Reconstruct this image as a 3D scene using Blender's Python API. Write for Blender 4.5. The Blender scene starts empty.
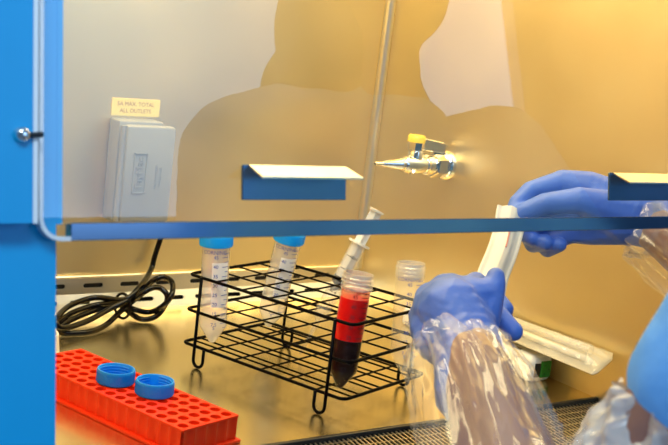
import bpy, bmesh, math, random
from mathutils import Vector, Matrix, noise
random.seed(7)
SC = bpy.context.scene
COL = SC.collection
PI = math.pi

# ------------------------------------------------------------------ camera, world, exposure
cam_d = bpy.data.cameras.new('camera')
cam = bpy.data.objects.new('camera', cam_d); COL.objects.link(cam)
CR = Vector((0.8065, -0.5792, 0.1188)).normalized()
CF = Vector((0.5912, 0.7865, -0.1788)).normalized()
CU = CR.cross(CF).normalized(); CR = CF.cross(CU).normalized()
M = Matrix((CR, CU, -CF)).transposed().to_4x4(); M.translation = (0, 0, 0.3831)
cam.matrix_world = M
cam_d.sensor_width = 36.0
cam_d.lens = 36.0 * 1180.4 / 668
cam_d.clip_start = 0.02
cam_d.dof.use_dof = True
cam_d.dof.focus_distance = 1.17
cam_d.dof.aperture_fstop = 13.0
SC.camera = cam

world = bpy.data.worlds.new('world'); SC.world = world
world.use_nodes = True
bg = world.node_tree.nodes['Background']
bg.inputs[0].default_value = (0.30, 0.58, 1.0, 1); bg.inputs[1].default_value = 0.30

SC.view_settings.view_transform = 'Standard'
SC.view_settings.look = 'None'
SC.view_settings.exposure = 0.0
SC.view_settings.gamma = 1.0
SC.view_settings.use_curve_mapping = False

# the work lamp of the safety cabinet, above the work surface
ld = bpy.data.lights.new('work_lamp_light', 'AREA'); ld.shape = 'RECTANGLE'
ld.size = 0.62; ld.size_y = 0.30; ld.energy = 5.9; ld.color = (1.0, 0.84, 0.47)
lo = bpy.data.objects.new('work_lamp_light', ld); COL.objects.link(lo)
lo.location = (0.64, 0.98, 0.672)
# added cool fill light, out of view, to brighten the blue post and front
rd = bpy.data.lights.new('post_fill_light', 'AREA'); rd.shape = 'RECTANGLE'
rd.size = 1.2; rd.size_y = 0.4; rd.energy = 25; rd.color = (0.66, 0.85, 1.0)
ro = bpy.data.objects.new('post_fill_light', rd); COL.objects.link(ro)
ro.location = (-0.35, -0.35, 1.65); ro.rotation_euler = (0.35, -0.2, 0)

# ------------------------------------------------------------------ helpers
def tag(o, label=None, cat=None, group=None, kind=None):
    if label: o['label'] = label
    if cat: o['category'] = cat
    if group: o['group'] = group
    if kind: o['kind'] = kind
    return o

def empty(name, loc, rot=None):
    o = bpy.data.objects.new(name, None); COL.objects.link(o)
    o.empty_display_size = 0.02; o.location = loc
    if rot is not None:
        o.rotation_mode = 'XYZ'; o.rotation_euler = rot
    return o

def obj(name, bm, mat, parent=None, world=False, smooth=False, loc=None):
    """bm -> one mesh object; world=True: verts are in world space and the parent is an unrotated root."""
    me = bm if isinstance(bm, bpy.types.Mesh) else bpy.data.meshes.new(name)
    if not isinstance(bm, bpy.types.Mesh):
        bmesh.ops.recalc_face_normals(bm, faces=bm.faces)
        bm.to_mesh(me); bm.free()
    if smooth is not False:
        for p in me.polygons: p.use_smooth = True
        if smooth is not True:
            me.set_sharp_from_angle(angle=math.radians(smooth))
    if not me.materials: me.materials.append(mat)
    o = bpy.data.objects.new(name, me); COL.objects.link(o)
    if parent is not None:
        o.parent = parent
        if world:
            off = Vector((0, 0, 0)); p = parent
            while p is not None: off += p.location; p = p.parent
            me.transform(Matrix.Translation(-off))
    elif loc is not None:
        if world: me.transform(Matrix.Translation(-Vector(loc)))
        o.location = loc
    return o

def box(bm, lo_, hi, bevel=0.0, seg=2):
    g = bmesh.ops.create_cube(bm, size=1.0)
    lo_ = Vector(lo_); hi = Vector(hi); c = (lo_ + hi) / 2; s = hi - lo_
    for v in g['verts']:
        v.co = Vector((v.co.x * s.x, v.co.y * s.y, v.co.z * s.z)) + c
    if bevel:
        es = list({e for v in g['verts'] for e in v.link_edges})
        bmesh.ops.bevel(bm, geom=es, offset=bevel, segments=seg, affect='EDGES', profile=0.5)
    return bm

def nb(): return bmesh.new()

def prism(bm, poly, axis, a, b):
    """extrude a 2D polygon along an axis from a to b; the polygon holds the other two coordinates in order."""
    def P(q, t):
        if axis == 'x': return (t, q[0], q[1])
        if axis == 'y': return (q[0], t, q[1])
        return (q[0], q[1], t)
    A = [bm.verts.new(P(q, a)) for q in poly]; B = [bm.verts.new(P(q, b)) for q in poly]
    n = len(poly)
    bm.faces.new(A); bm.faces.new(B[::-1])
    for i in range(n): bm.faces.new((A[i], B[i], B[(i + 1) % n], A[(i + 1) % n]))
    return bm

def frames(pts, closed=False):
    n = len(pts); T = []
    for i in range(n):
        if closed: t = pts[(i + 1) % n] - pts[i - 1]
        else: t = pts[min(i + 1, n - 1)] - pts[max(i - 1, 0)]
        T.append(t.normalized())
    ref = Vector((0, 0, 1)) if abs(T[0].z) < 0.9 else Vector((1, 0, 0))
    N = [(ref - T[0] * ref.dot(T[0])).normalized()]
    for i in range(1, n):
        v = N[-1] - T[i] * N[-1].dot(T[i])
        N.append(v.normalized())
    return T, N

def sweep(bm, pts, rad, n=8, closed=False, caps=True):
    pts = [Vector(p) for p in pts]
    T, N = frames(pts, closed); rings = []
    for i, p in enumerate(pts):
        r = rad[i] if isinstance(rad, (list, tuple)) else rad
        B = T[i].cross(N[i])
        rings.append([bm.verts.new(p + (N[i] * math.cos(2 * PI * k / n) + B * math.sin(2 * PI * k / n)) * r) for k in range(n)])
    m = len(rings)
    for i in range(m if closed else m - 1):
        a, b = rings[i], rings[(i + 1) % m]
        for k in range(n): bm.faces.new((a[k], a[(k + 1) % n], b[(k + 1) % n], b[k]))
    if caps and not closed:
        bm.faces.new(rings[0][::-1]); bm.faces.new(rings[-1])
    return bm

def lathe(bm, prof, n=32, origin=(0, 0, 0), axis=(0, 0, 1), close=False):
    """prof: (radius, height) pairs."""
    q = Vector((0, 0, 1)).rotation_difference(Vector(axis).normalized()); o = Vector(origin)
    rings = []
    for r, z in prof:
        if r < 1e-6: rings.append([bm.verts.new(o + q @ Vector((0, 0, z)))])
        else: rings.append([bm.verts.new(o + q @ Vector((r * math.cos(2 * PI * k / n), r * math.sin(2 * PI * k / n), z))) for k in range(n)])
    L = list(zip(rings[:-1], rings[1:]))
    if close: L.append((rings[-1], rings[0]))
    for a, b in L:
        for k in range(n):
            k2 = (k + 1) % n
            if len(a) == 1 and len(b) == 1: continue
            if len(a) == 1: bm.faces.new((a[0], b[k2], b[k]))
            elif len(b) == 1: bm.faces.new((a[k], a[k2], b[0]))
            else: bm.faces.new((a[k], a[k2], b[k2], b[k]))
    return bm

def catmull(pts, sub=8, closed=False):
    P = [Vector(p) for p in pts]; out = []; n = len(P)
    rng = range(n) if closed else range(n - 1)
    for i in rng:
        if closed: p0, p1, p2, p3 = P[i - 1], P[i], P[(i + 1) % n], P[(i + 2) % n]
        else: p0, p1, p2, p3 = P[max(i - 1, 0)], P[i], P[i + 1], P[min(i + 2, n - 1)]
        for k in range(sub):
            t = k / sub
            out.append(0.5 * ((2 * p1) + (p2 - p0) * t + (2 * p0 - 5 * p1 + 4 * p2 - p3) * t * t + (3 * p1 - p0 - 3 * p2 + p3) * t ** 3))
    if not closed: out.append(P[-1])
    return out

def blob(name, chains, voxel=0.003, smooth=6, ell=()):
    """one continuous surface from chains of (point, radius) and ellipsoids (centre, radii, optional rotation)."""
    bm = nb()
    def ball(c, r3, rot=None, sub=2):
        g = bmesh.ops.create_icosphere(bm, subdivisions=sub, radius=1.0)
        for v in g['verts']:
            w = Vector((v.co.x * r3[0], v.co.y * r3[1], v.co.z * r3[2]))
            if rot is not None: w = rot @ w
            v.co = w + Vector(c)
    for ch in chains:
        for i in range(len(ch)):
            p, r = Vector(ch[i][0]), ch[i][1]
            ball(p, (r, r, r))
            if i + 1 < len(ch):
                p2, r2 = Vector(ch[i + 1][0]), ch[i + 1][1]
                d = (p2 - p).length
                k = max(1, int(d / (min(r, r2) * 0.35)))
                for j in range(1, k):
                    t = j / k; rr = r + (r2 - r) * t
                    ball(p.lerp(p2, t), (rr, rr, rr))
    for e in ell: ball(e[0], e[1], e[2] if len(e) > 2 else None, 3)
    me = bpy.data.meshes.new(name); bm.to_mesh(me); bm.free()
    o = bpy.data.objects.new('tmp', me); COL.objects.link(o)
    m = o.modifiers.new('r', 'REMESH'); m.mode = 'VOXEL'; m.voxel_size = voxel
    s = o.modifiers.new('s', 'SMOOTH'); s.factor = 0.5; s.iterations = smooth
    dg = bpy.context.evaluated_depsgraph_get(); dg.update()
    out = bpy.data.meshes.new_from_object(o.evaluated_get(dg))
    out.name = name; out.materials.clear()
    bpy.data.objects.remove(o); bpy.data.meshes.remove(me)
    return out

def text_bm(body, size, depth=0.0, align='CENTER', vec=False):
    cu = bpy.data.curves.new('t', 'FONT'); cu.body = body; cu.size = size
    cu.align_x = align; cu.align_y = 'CENTER'; cu.extrude = depth; cu.resolution_u = 3
    o = bpy.data.objects.new('t', cu); COL.objects.link(o)
    dg = bpy.context.evaluated_depsgraph_get(); dg.update()
    me = bpy.data.meshes.new_from_object(o.evaluated_get(dg))
    bm = nb(); bm.from_mesh(me)
    bpy.data.objects.remove(o); bpy.data.curves.remove(cu); bpy.data.meshes.remove(me)
    return bm

def merge(dst, src, mat=None):
    vm = {}
    for v in src.verts:
        vm[v] = dst.verts.new(mat @ v.co if mat else v.co)
    for f in src.faces:
        try: dst.faces.new([vm[v] for v in f.verts])
        except ValueError: pass
    src.free()

# ------------------------------------------------------------------ materials
def mat(name, color=(0.8, 0.8, 0.8), rough=0.5, metal=0.0, spec=0.5, **kw):
    m = bpy.data.materials.new(name); m.use_nodes = True
    b = m.node_tree.nodes['Principled BSDF']
    b.inputs['Base Color'].default_value = (*color, 1); b.inputs['Roughness'].default_value = rough
    b.inputs['Metallic'].default_value = metal; b.inputs['Specular IOR Level'].default_value = spec
    for k, v in kw.items(): b.inputs[k.replace('_', ' ')].default_value = v
    return m

def nodes(m): return m.node_tree.nodes, m.node_tree.links, m.node_tree.nodes['Principled BSDF']

def bump(m, scale=60, strength=0.2, dist=0.001, detail=3, stretch=None, kind='NOISE'):
    n, l, b = nodes(m)
    tc = n.new('ShaderNodeTexCoord'); mp = n.new('ShaderNodeMapping')
    l.new(tc.outputs['Object'], mp.inputs[0])
    if stretch: mp.inputs['Scale'].default_value = stretch
    t = n.new('ShaderNodeTexNoise'); t.inputs['Scale'].default_value = scale; t.inputs['Detail'].default_value = detail
    l.new(mp.outputs[0], t.inputs['Vector'])
    bp = n.new('ShaderNodeBump'); bp.inputs['Strength'].default_value = strength; bp.inputs['Distance'].default_value = dist
    l.new(t.outputs[0], bp.inputs['Height']); l.new(bp.outputs[0], b.inputs['Normal'])
    return m

def vary(m, c1, c2, scale=8, stretch=None, r1=None, r2=None, lo_=0.35, hi=0.65, detail=4):
    n, l, b = nodes(m)
    tc = n.new('ShaderNodeTexCoord'); mp = n.new('ShaderNodeMapping')
    l.new(tc.outputs['Object'], mp.inputs[0])
    if stretch: mp.inputs['Scale'].default_value = stretch
    t = n.new('ShaderNodeTexNoise'); t.inputs['Scale'].default_value = scale; t.inputs['Detail'].default_value = detail
    l.new(mp.outputs[0], t.inputs['Vector'])
    cr = n.new('ShaderNodeValToRGB')
    cr.color_ramp.elements[0].position = lo_; cr.color_ramp.elements[1].position = hi
    cr.color_ramp.elements[0].color = (*c1, 1); cr.color_ramp.elements[1].color = (*c2, 1)
    l.new(t.outputs[0], cr.inputs[0]); l.new(cr.outputs[0], b.inputs['Base Color'])
    if r1 is not None:
        mr = n.new('ShaderNodeMapRange')
        mr.inputs['From Min'].default_value = lo_; mr.inputs['From Max'].default_value = hi
        mr.inputs['To Min'].default_value = r1; mr.inputs['To Max'].default_value = r2
        l.new(t.outputs[0], mr.inputs[0]); l.new(mr.outputs[0], b.inputs['Roughness'])
    return m

def steel(name, c1, c2, r1, r2, stretch, bs=0.06):
    m = mat(name, c1, r1, 1.0)
    vary(m, c1, c2, 5, None, r1, r2)
    if bs: bump(m, 90, bs, 0.0006, 3, stretch)
    return m

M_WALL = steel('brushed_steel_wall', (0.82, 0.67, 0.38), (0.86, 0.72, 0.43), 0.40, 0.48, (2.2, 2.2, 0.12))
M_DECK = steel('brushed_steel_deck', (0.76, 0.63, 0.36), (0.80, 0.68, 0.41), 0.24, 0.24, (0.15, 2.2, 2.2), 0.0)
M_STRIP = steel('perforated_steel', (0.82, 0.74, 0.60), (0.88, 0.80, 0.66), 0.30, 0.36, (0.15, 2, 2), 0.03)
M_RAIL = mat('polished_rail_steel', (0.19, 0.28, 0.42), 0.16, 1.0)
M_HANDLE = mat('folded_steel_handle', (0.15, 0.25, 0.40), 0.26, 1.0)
M_CHROME = mat('chrome', (0.85, 0.82, 0.78), 0.10, 1.0)
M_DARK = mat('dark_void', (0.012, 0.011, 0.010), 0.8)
M_BLUEPAINT = vary(mat('blue_enamel', (0.0, 0.37, 0.76), 0.38), (0.0, 0.36, 0.74), (0.0, 0.39, 0.79), 6)
M_PALE = mat('pale_edge_highlight', (0.95, 0.95, 0.95), 0.3)
M_BLACKWIRE = mat('black_coated_wire', (0.002, 0.002, 0.003), 0.35, 0, 0.04)
M_CORD = mat('black_cord_rubber', (0.003, 0.003, 0.004), 0.14, 0, 0.22)
M_RED = mat('red_rack_plastic', (0.85, 0.035, 0.004), 0.40, 0, 0.25, Subsurface_Weight=0.15, Subsurface_Scale=0.004)
M_CAP = mat('blue_cap_plastic', (0.0, 0.26, 0.85), 0.36)
M_CAP2 = mat('bright_blue_cap_plastic', (0.0, 0.36, 0.95), 0.36)
M_BEIGE = bump(mat('grey_beige_plastic', (0.25, 0.265, 0.275), 0.42), 300, 0.08, 0.0005)
M_LABEL = mat('yellow_label', (0.72, 0.62, 0.22), 0.5)
M_LABELINK = mat('orange_label_ink', (0.30, 0.12, 0.01), 0.6)
M_WHITE = mat('white_plastic', (0.82, 0.80, 0.76), 0.35)
M_GREEN = mat('green_panel', (0.02, 0.20, 0.015), 0.4)
M_BLACK = mat('black_panel', (0.012, 0.012, 0.014), 0.3)
M_BLUEINK = mat('blue_print', (0.01, 0.05, 0.40), 0.6)
M_BLACKINK = mat('dark_print', (0.015, 0.008, 0.02), 0.6)
M_PATCH = mat('white_writing_patch', (0.86, 0.84, 0.82), 0.6)
M_YELLOW = mat('yellow_valve_cap', (0.88, 0.62, 0.05), 0.35)
M_RUBBER = mat('black_rubber', (0.015, 0.014, 0.013), 0.5)
M_BLOODDARK = mat('dark_blood_cells', (0.012, 0.001, 0.001), 0.3, 0, 0.1)
M_BLOODRED = mat('bright_red_blood', (0.72, 0.003, 0.003), 0.3, 0, 0.1)
M_SKIN = bump(mat('skin', (0.25, 0.115, 0.085), 0.5, 0, 0.4), 200, 0.1, 0.0005)
M_GLOVE = bump(vary(mat('blue_nitrile', (0.07, 0.155, 0.55), 0.5), (0.064, 0.145, 0.52), (0.078, 0.165, 0.58), 30), 130, 0.35, 0.0014, 4)
M_SCRUB = bump(mat('light_blue_cloth', (0.16, 0.46, 0.92), 0.8), 24, 0.5, 0.006, 3)
M_TROUSER = bump(mat('navy_cloth', (0.03, 0.10, 0.35), 0.85), 24, 0.5, 0.006, 3)
M_HAIR = mat('dark_brown_hair', (0.03, 0.018, 0.012), 0.5)
M_EYE = mat('eye_white', (0.8, 0.8, 0.8), 0.2)
M_SHOE = mat('black_shoe', (0.02, 0.02, 0.02), 0.4)
M_PAPER = bump(mat('cream_packet_paper', (0.60, 0.56, 0.49), 0.45), 60, 0.2, 0.001)
M_REDINK = mat('faded_red_print', (0.80, 0.42, 0.36), 0.6)
M_ROOMWALL = mat('lab_wall_paint', (0.30, 0.36, 0.42), 0.8)
M_ROOMFLOOR = vary(mat('lab_vinyl_floor', (0.30, 0.33, 0.36), 0.5), (0.28, 0.31, 0.34), (0.34, 0.37, 0.40), 3)
M_FRAME = mat('white_window_frame', (0.7, 0.7, 0.7), 0.5)
M_HOUSING = mat('cabinet_housing_paint', (0.55, 0.62, 0.70), 0.45)

def film(name, opacity, color, rough, ior=1.45, tint=(1, 1, 1)):
    """thin clear plastic: see-through, a little milky, glossy by Fresnel."""
    m = bpy.data.materials.new(name); m.use_nodes = True
    n, l = m.node_tree.nodes, m.node_tree.links; b = n['Principled BSDF']; out = n['Material Output']
    tr = n.new('ShaderNodeBsdfTransparent'); tr.inputs[0].default_value = (*tint, 1)
    b.inputs['Base Color'].default_value = (*color, 1); b.inputs['Roughness'].default_value = rough
    gl = n.new('ShaderNodeBsdfGlossy'); gl.inputs['Roughness'].default_value = rough; gl.inputs[0].default_value = (1, 1, 1, 1)
    mx = n.new('ShaderNodeMixShader'); mx.inputs[0].default_value = opacity
    l.new(tr.outputs[0], mx.inputs[1]); l.new(b.outputs[0], mx.inputs[2])
    ge = n.new('ShaderNodeNewGeometry'); fr = n.new('ShaderNodeFresnel'); fr.inputs['IOR'].default_value = ior
    inv = n.new('ShaderNodeMath'); inv.operation = 'SUBTRACT'; inv.inputs[0].default_value = 1.0
    l.new(ge.outputs['Backfacing'], inv.inputs[1])
    mu = n.new('ShaderNodeMath'); mu.operation = 'MULTIPLY'
    l.new(fr.outputs[0], mu.inputs[0]); l.new(inv.outputs[0], mu.inputs[1])
    m2 = n.new('ShaderNodeMixShader')
    l.new(mu.outputs[0], m2.inputs[0]); l.new(mx.outputs[0], m2.inputs[1]); l.new(gl.outputs[0], m2.inputs[2])
    l.new(m2.outputs[0], out.inputs[0])
    return m

M_GLASS = film('sash_glass', 0.0, (1, 1, 1), 0.0, 1.75)
M_TUBE = film('frosted_polypropylene', 0.48, (0.94, 0.94, 0.95), 0.22)
M_TUBECLEAR = film('clear_polypropylene', 0.010, (0.92, 0.88, 0.82), 0.06, 1.22)
M_TUBEOPEN = film('clear_empty_polypropylene', 0.13, (0.94, 0.91, 0.86), 0.15)
M_SYR = film('syringe_plastic', 0.13, (0.92, 0.88, 0.82), 0.15)
M_PLUNGER = film('plunger_plastic', 0.72, (0.92, 0.88, 0.80), 0.3)
M_SLEEVE = film('clear_sleeve_film', 0.08, (0.80, 0.82, 0.88), 0.08, 1.42)
M_GATHER = film('gathered_white_film', 0.42, (0.85, 0.84, 0.82), 0.3, 1.45)
M_BLISTER = film('clear_blister_film', 0.16, (0.85, 0.82, 0.76), 0.16, 1.4)
M_BACKING = mat('grey_wrapper_backing', (0.42, 0.39, 0.33), 0.5)
M_RIM = film('milky_threaded_rim', 0.24, (0.95, 0.92, 0.87), 0.15)
M_RESID = film('pink_blood_residue', 0.6, (0.95, 0.25, 0.10), 0.3)

def emit(name, color, strength):
    m = bpy.data.materials.new(name); m.use_nodes = True
    b = m.node_tree.nodes['Principled BSDF']
    b.inputs['Base Color'].default_value = (*color, 1)
    b.inputs['Emission Color'].default_value = (*color, 1); b.inputs['Emission Strength'].default_value = strength
    return m
M_DAYLIGHT = emit('daylight_window_pane', (0.42, 0.67, 1.0), 2.7)
M_LAMPTUBE = emit('lamp_tube', (1.0, 0.80, 0.47), 3.0)

# ------------------------------------------------------------------ the setting: cabinet interior
XL, XR, YF, YB, ZT = 0.283, 0.99, 0.808, 1.25, 0.70
SL = 0.185
def front_y(z): return 0.65 + SL * (z - 0.237)

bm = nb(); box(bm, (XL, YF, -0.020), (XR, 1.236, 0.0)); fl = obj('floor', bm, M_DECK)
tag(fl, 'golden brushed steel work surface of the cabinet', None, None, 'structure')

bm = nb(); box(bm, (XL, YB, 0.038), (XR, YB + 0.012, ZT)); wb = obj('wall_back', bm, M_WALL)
tag(wb, 'brushed steel back wall of the cabinet', None, None, 'structure')

def slot_loop(x0, x1, zc, r, n=6):
    L = []
    for k in range(n + 1):
        a = -PI / 2 + PI * k / n; L.append((x1 - r + r * math.cos(a), zc + r * math.sin(a)))
    for k in range(n + 1):
        a = PI / 2 + PI * k / n; L.append((x0 + r + r * math.cos(a), zc + r * math.sin(a)))
    return L

def slotted(z_len, slots, r, thick=0.0015):
    """plate in the local x-z plane, z from 0 to z_len, with slots right through it."""
    bm = nb(); edges = []
    def loop(L):
        vs = [bm.verts.new((a, 0, b)) for a, b in L]
        for i in range(len(vs)): edges.append(bm.edges.new((vs[i], vs[(i + 1) % len(vs)])))
    loop([(XL, 0), (XR, 0), (XR, z_len), (XL, z_len)])
    for x0 in slots: loop(slot_loop(x0, x0 + 0.0252, z_len * 0.52, r))
    bmesh.ops.triangle_fill(bm, use_beauty=True, use_dissolve=False, edges=edges)
    r_ = bmesh.ops.extrude_face_region(bm, geom=list(bm.faces))
    for v in [g for g in r_['geom'] if isinstance(g, bmesh.types.BMVert)]: v.co.y += thick
    return bm

up = [0.5808 + 0.0475 * k for k in range(-6, 9) if XL < 0.5808 + 0.0475 * k < XR - 0.03]
lw = [0.8125 + 0.0415 * k for k in range(-12, 5) if XL < 0.8125 + 0.0415 * k < XR - 0.03]
s1 = obj('vent_strip', slotted(0.0185, up, 0.0026), M_STRIP, wb); s1.location = (0, 1.2425, 0.0185); s1.rotation_euler = (-0.12, 0, 0)
s2 = obj('vent_strip', slotted(0.0210, lw, 0.0026), M_STRIP, wb); s2.location = (0, 1.2330, 0.0); s2.rotation_euler = (-0.48, 0, 0)
bm = nb(); sweep(bm, [(XL, 1.2465, 0.0380), (XR, 1.2465, 0.0380)], 0.0022, 10); obj('ridge', bm, M_STRIP, wb)
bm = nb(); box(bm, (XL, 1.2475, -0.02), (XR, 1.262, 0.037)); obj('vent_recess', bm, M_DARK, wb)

def side_profile(): return [(front_y(-0.02) + 0.012, -0.02), (1.262, -0.02), (1.262, ZT), (front_y(ZT) + 0.012, ZT)]
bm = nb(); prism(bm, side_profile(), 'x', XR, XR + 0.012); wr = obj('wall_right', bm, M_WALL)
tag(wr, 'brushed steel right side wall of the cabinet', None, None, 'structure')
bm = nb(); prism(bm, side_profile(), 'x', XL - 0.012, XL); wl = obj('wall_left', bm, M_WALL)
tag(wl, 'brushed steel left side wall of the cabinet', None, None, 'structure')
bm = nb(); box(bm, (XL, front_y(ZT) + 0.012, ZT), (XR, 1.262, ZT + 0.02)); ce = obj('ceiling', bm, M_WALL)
tag(ce, 'steel top panel inside the cabinet', None, None, 'structure')

# rounded corner seam between back and right wall
bm = nb(); sweep(bm, [(XR - 0.005, YB - 0.005, 0.036), (XR - 0.005, YB - 0.005, ZT)], 0.0072, 20)
tag(obj('trim_1', bm, M_STRIP, smooth=60), 'upright rounded steel seam in the corner of the cabinet', None, None, 'structure')

# lamp under the cabinet top
lt = empty('work_lamp', (0.64, 0.98, 0.678)); tag(lt, 'long fluorescent work lamp under the cabinet top', 'lamp')
bm = nb(); box(bm, (-0.31, -0.15, 0.010), (0.31, 0.15, 0.022)); obj('reflector', bm, M_WHITE, lt)
for yy in (-0.07, 0.07):
    bm = nb(); sweep(bm, [(-0.29, yy, 0.004), (0.29, yy, 0.004)], 0.008, 12); obj('lamp_tube', bm, M_LAMPTUBE, lt, smooth=60)

# front intake grille
gr = empty('intake_grille', (0.6365, 0.715, -0.006)); tag(gr, 'fine perforated steel intake grille along the front edge of the work surface', 'grille')
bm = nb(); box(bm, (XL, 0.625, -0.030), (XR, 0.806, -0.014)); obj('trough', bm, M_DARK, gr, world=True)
bm = nb(); box(bm, (XL, 0.8025, -0.012), (XR, 0.8075, 0.0015), 0.0008); obj('edge_strip', bm, M_BLACK, gr, world=True)
bm = nb(); box(bm, (XL, 0.618, -0.012), (XR, 0.630, 0.0), 0.001); obj('front_strip', bm, M_STRIP, gr, world=True)
bm = nb()
x = XL + 0.002
while x < XR - 0.002:
    # bars lean a little, as the expanded sheet does
    vs = [(x, 0.630), (x + 0.0014, 0.630), (x + 0.0014 + 0.03, 0.803), (x + 0.03, 0.803)]
    if x + 0.033 < XR: prism(bm, vs, 'z', -0.0035, -0.0025)
    x += 0.0052
y = 0.636
while y < 0.802:
    box(bm, (XL, y, -0.0042), (XR, y + 0.0012, -0.0036)); y += 0.0125
tag(obj('mesh_bars', bm, M_STRIP, gr, world=True), kind='stuff')

# ------------------------------------------------------------------ blue side post
def post_profile(z0, z1, n0, n1):
    """between normal offsets n0 (rear) and n1 (front) from the sash plane."""
    c = 1 / math.hypot(1, SL)
    f = lambda z, n: (front_y(z) - n * c, z)
    return [f(z0, n1), f(z1, n1), f(z1, n0), f(z0, n0)]
po = obj('trim_2', prism(nb(), post_profile(-0.25, 0.74, -0.060, -0.009), 'x', 0.02, XL + 0.0035), M_BLUEPAINT)
tag(po, 'bright blue side post of the cabinet front', None, None, 'structure')
bm = prism(nb(), post_profile(0.2345, 0.74, -0.030, -0.0085), 'x', XL + 0.0035, XL + 0.0072); obj('gasket', bm, M_BLUEPAINT, po)
bm = prism(nb(), post_profile(0.2385, 0.74, -0.0085, 0.006), 'x', 0.02, 0.2658); obj('cover_panel', bm, M_BLUEPAINT, po)
bm = prism(nb(), post_profile(0.2385, 0.74, -0.0085, 0.0068), 'x', 0.2658, 0.2686); obj('panel_edge_highlight', bm, M_PALE, po)  # white strip painted in for the highlight on the panel's rounded edge
bm = prism(nb(), post_profile(0.2370, 0.74, -0.0085, -0.006), 'x', 0.2686, 0.2722); obj('shadow_gap', bm, M_BLACK, po)
nrm = Vector((0, -1, SL)).normalized()
c0 = Vector((0.2584, front_y(0.288), 0.288)) + nrm * 0.006
bm = nb(); lathe(bm, [(0, 0.0055), (0.0022, 0.0053), (0.0038, 0.0042), (0.0046, 0.002), (0.0046, 0)], 20, c0, nrm)
lathe(bm, [(0.0020, -0.002), (0.0020, 0.004)], 10, c0 + Vector((0.003, 0, 0)), (1, -0.1, 0))
obj('latch_screw', bm, M_CHROME, po, smooth=50)
bm = nb(); sweep(bm, [c0 + Vector((0.003, -0.002, 0)), c0 + Vector((0.0125, -0.002, 0.0008))], 0.0017, 8); obj('latch_bolt', bm, M_BLACK, po)

# right post, hood and base: the rest of the cabinet shell
bm = prism(nb(), post_profile(-0.25, 0.74, -0.060, -0.009), 'x', XR + 0.0125, XR + 0.16); tag(obj('trim_3', bm, M_BLUEPAINT), 'blue right-hand post of the cabinet front', None, None, 'structure')
bm = nb(); box(bm, (0.02, front_y(0.74), 0.741), (XR + 0.16, 1.30, 1.00)); tag(obj('trim_4', bm, M_HOUSING), 'upper housing of the cabinet', None, None, 'structure')
bm = nb(); box(bm, (0.02, 0.630, -1.0), (XR + 0.16, 1.30, -0.2505)); tag(obj('trim_5', bm, M_HOUSING), 'base of the cabinet', None, None, 'structure')
bm = nb(); box(bm, (XL, 0.612, -0.25), (XR, 0.6245, -0.0005)); tag(obj('trim_6', bm, M_STRIP), 'steel front apron under the intake grille', None, None, 'structure')

# ------------------------------------------------------------------ sliding sash
TH = -math.atan(SL)
sash = empty('sliding_sash', (0.64, 0.65, 0.237), (TH, 0, 0))
tag(sash, 'clear glass sliding sash with steel bottom rail and two lift handles', 'sash')
gx0, gx1 = 0.2726 - 0.64, XR + 0.012 - 0.64
z0, z1 = -0.0100, 0.475
# glass with a rounded lower corner
bm = nb(); rc = 0.013
outl = [(gx1, z0), (gx1, z1), (gx0, z1)] + [(gx0 + rc - rc * math.cos(a), z0 + rc - rc * math.sin(a)) for a in [PI / 2 * k / 8 for k in range(9)]]
prism(bm, outl, 'y', 0.001, 0.0065); obj('glass_pane', bm, M_GLASS, sash)
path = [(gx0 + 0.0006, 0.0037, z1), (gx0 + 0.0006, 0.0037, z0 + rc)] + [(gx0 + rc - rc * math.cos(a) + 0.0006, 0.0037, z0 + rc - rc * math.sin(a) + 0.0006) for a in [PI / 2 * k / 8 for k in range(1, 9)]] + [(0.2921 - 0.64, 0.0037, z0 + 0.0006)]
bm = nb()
# flat white strip along the pane edge, painting in the lit glass edge
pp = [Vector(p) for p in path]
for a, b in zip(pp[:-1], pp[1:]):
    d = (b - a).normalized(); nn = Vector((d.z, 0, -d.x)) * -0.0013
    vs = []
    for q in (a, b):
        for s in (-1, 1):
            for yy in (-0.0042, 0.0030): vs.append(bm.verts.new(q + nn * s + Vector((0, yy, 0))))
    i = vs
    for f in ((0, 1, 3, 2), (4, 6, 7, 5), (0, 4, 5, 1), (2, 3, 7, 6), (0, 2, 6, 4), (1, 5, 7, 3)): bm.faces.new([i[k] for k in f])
obj('edge_glint', bm, film('edge_glint_film', 0.85, (0.95, 0.95, 0.95), 0.2), sash)
bm = nb(); box(bm, (0.2921 - 0.64, 0.0, -0.0108), (XR + 0.010 - 0.64, 0.0085, 0.0), 0.0006, 1); obj('bottom_rail', bm, M_RAIL, sash)
def handle(x0):
    w = 0.0856
    bm = nb(); box(bm, (x0 - 0.64, -0.0016, 0.014), (x0 + w - 0.64, 0.0006, 0.0375), 0.0005, 1)
    h = obj('handle', bm, M_HANDLE, sash)
    bm = nb()
    a = [(x0 + 0.0050 - 0.64, -0.0012, 0.0375), (x0 + w - 0.64, -0.0012, 0.0375), (x0 + w + 0.0006 - 0.64, -0.0205, 0.0298), (x0 + 0.0034 - 0.64, -0.0205, 0.0298)]
    A = [bm.verts.new(q) for q in a]; B = [bm.verts.new((q[0], q[1], q[2] - 0.0013)) for q in a]
    bm.faces.new(A); bm.faces.new(B[::-1])
    for k in range(4): bm.faces.new((A[k], B[k], B[(k + 1) % 4], A[(k + 1) % 4]))
    obj('lip', bm, M_STRIP, h)
handle(0.4120); handle(0.7742)

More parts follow.
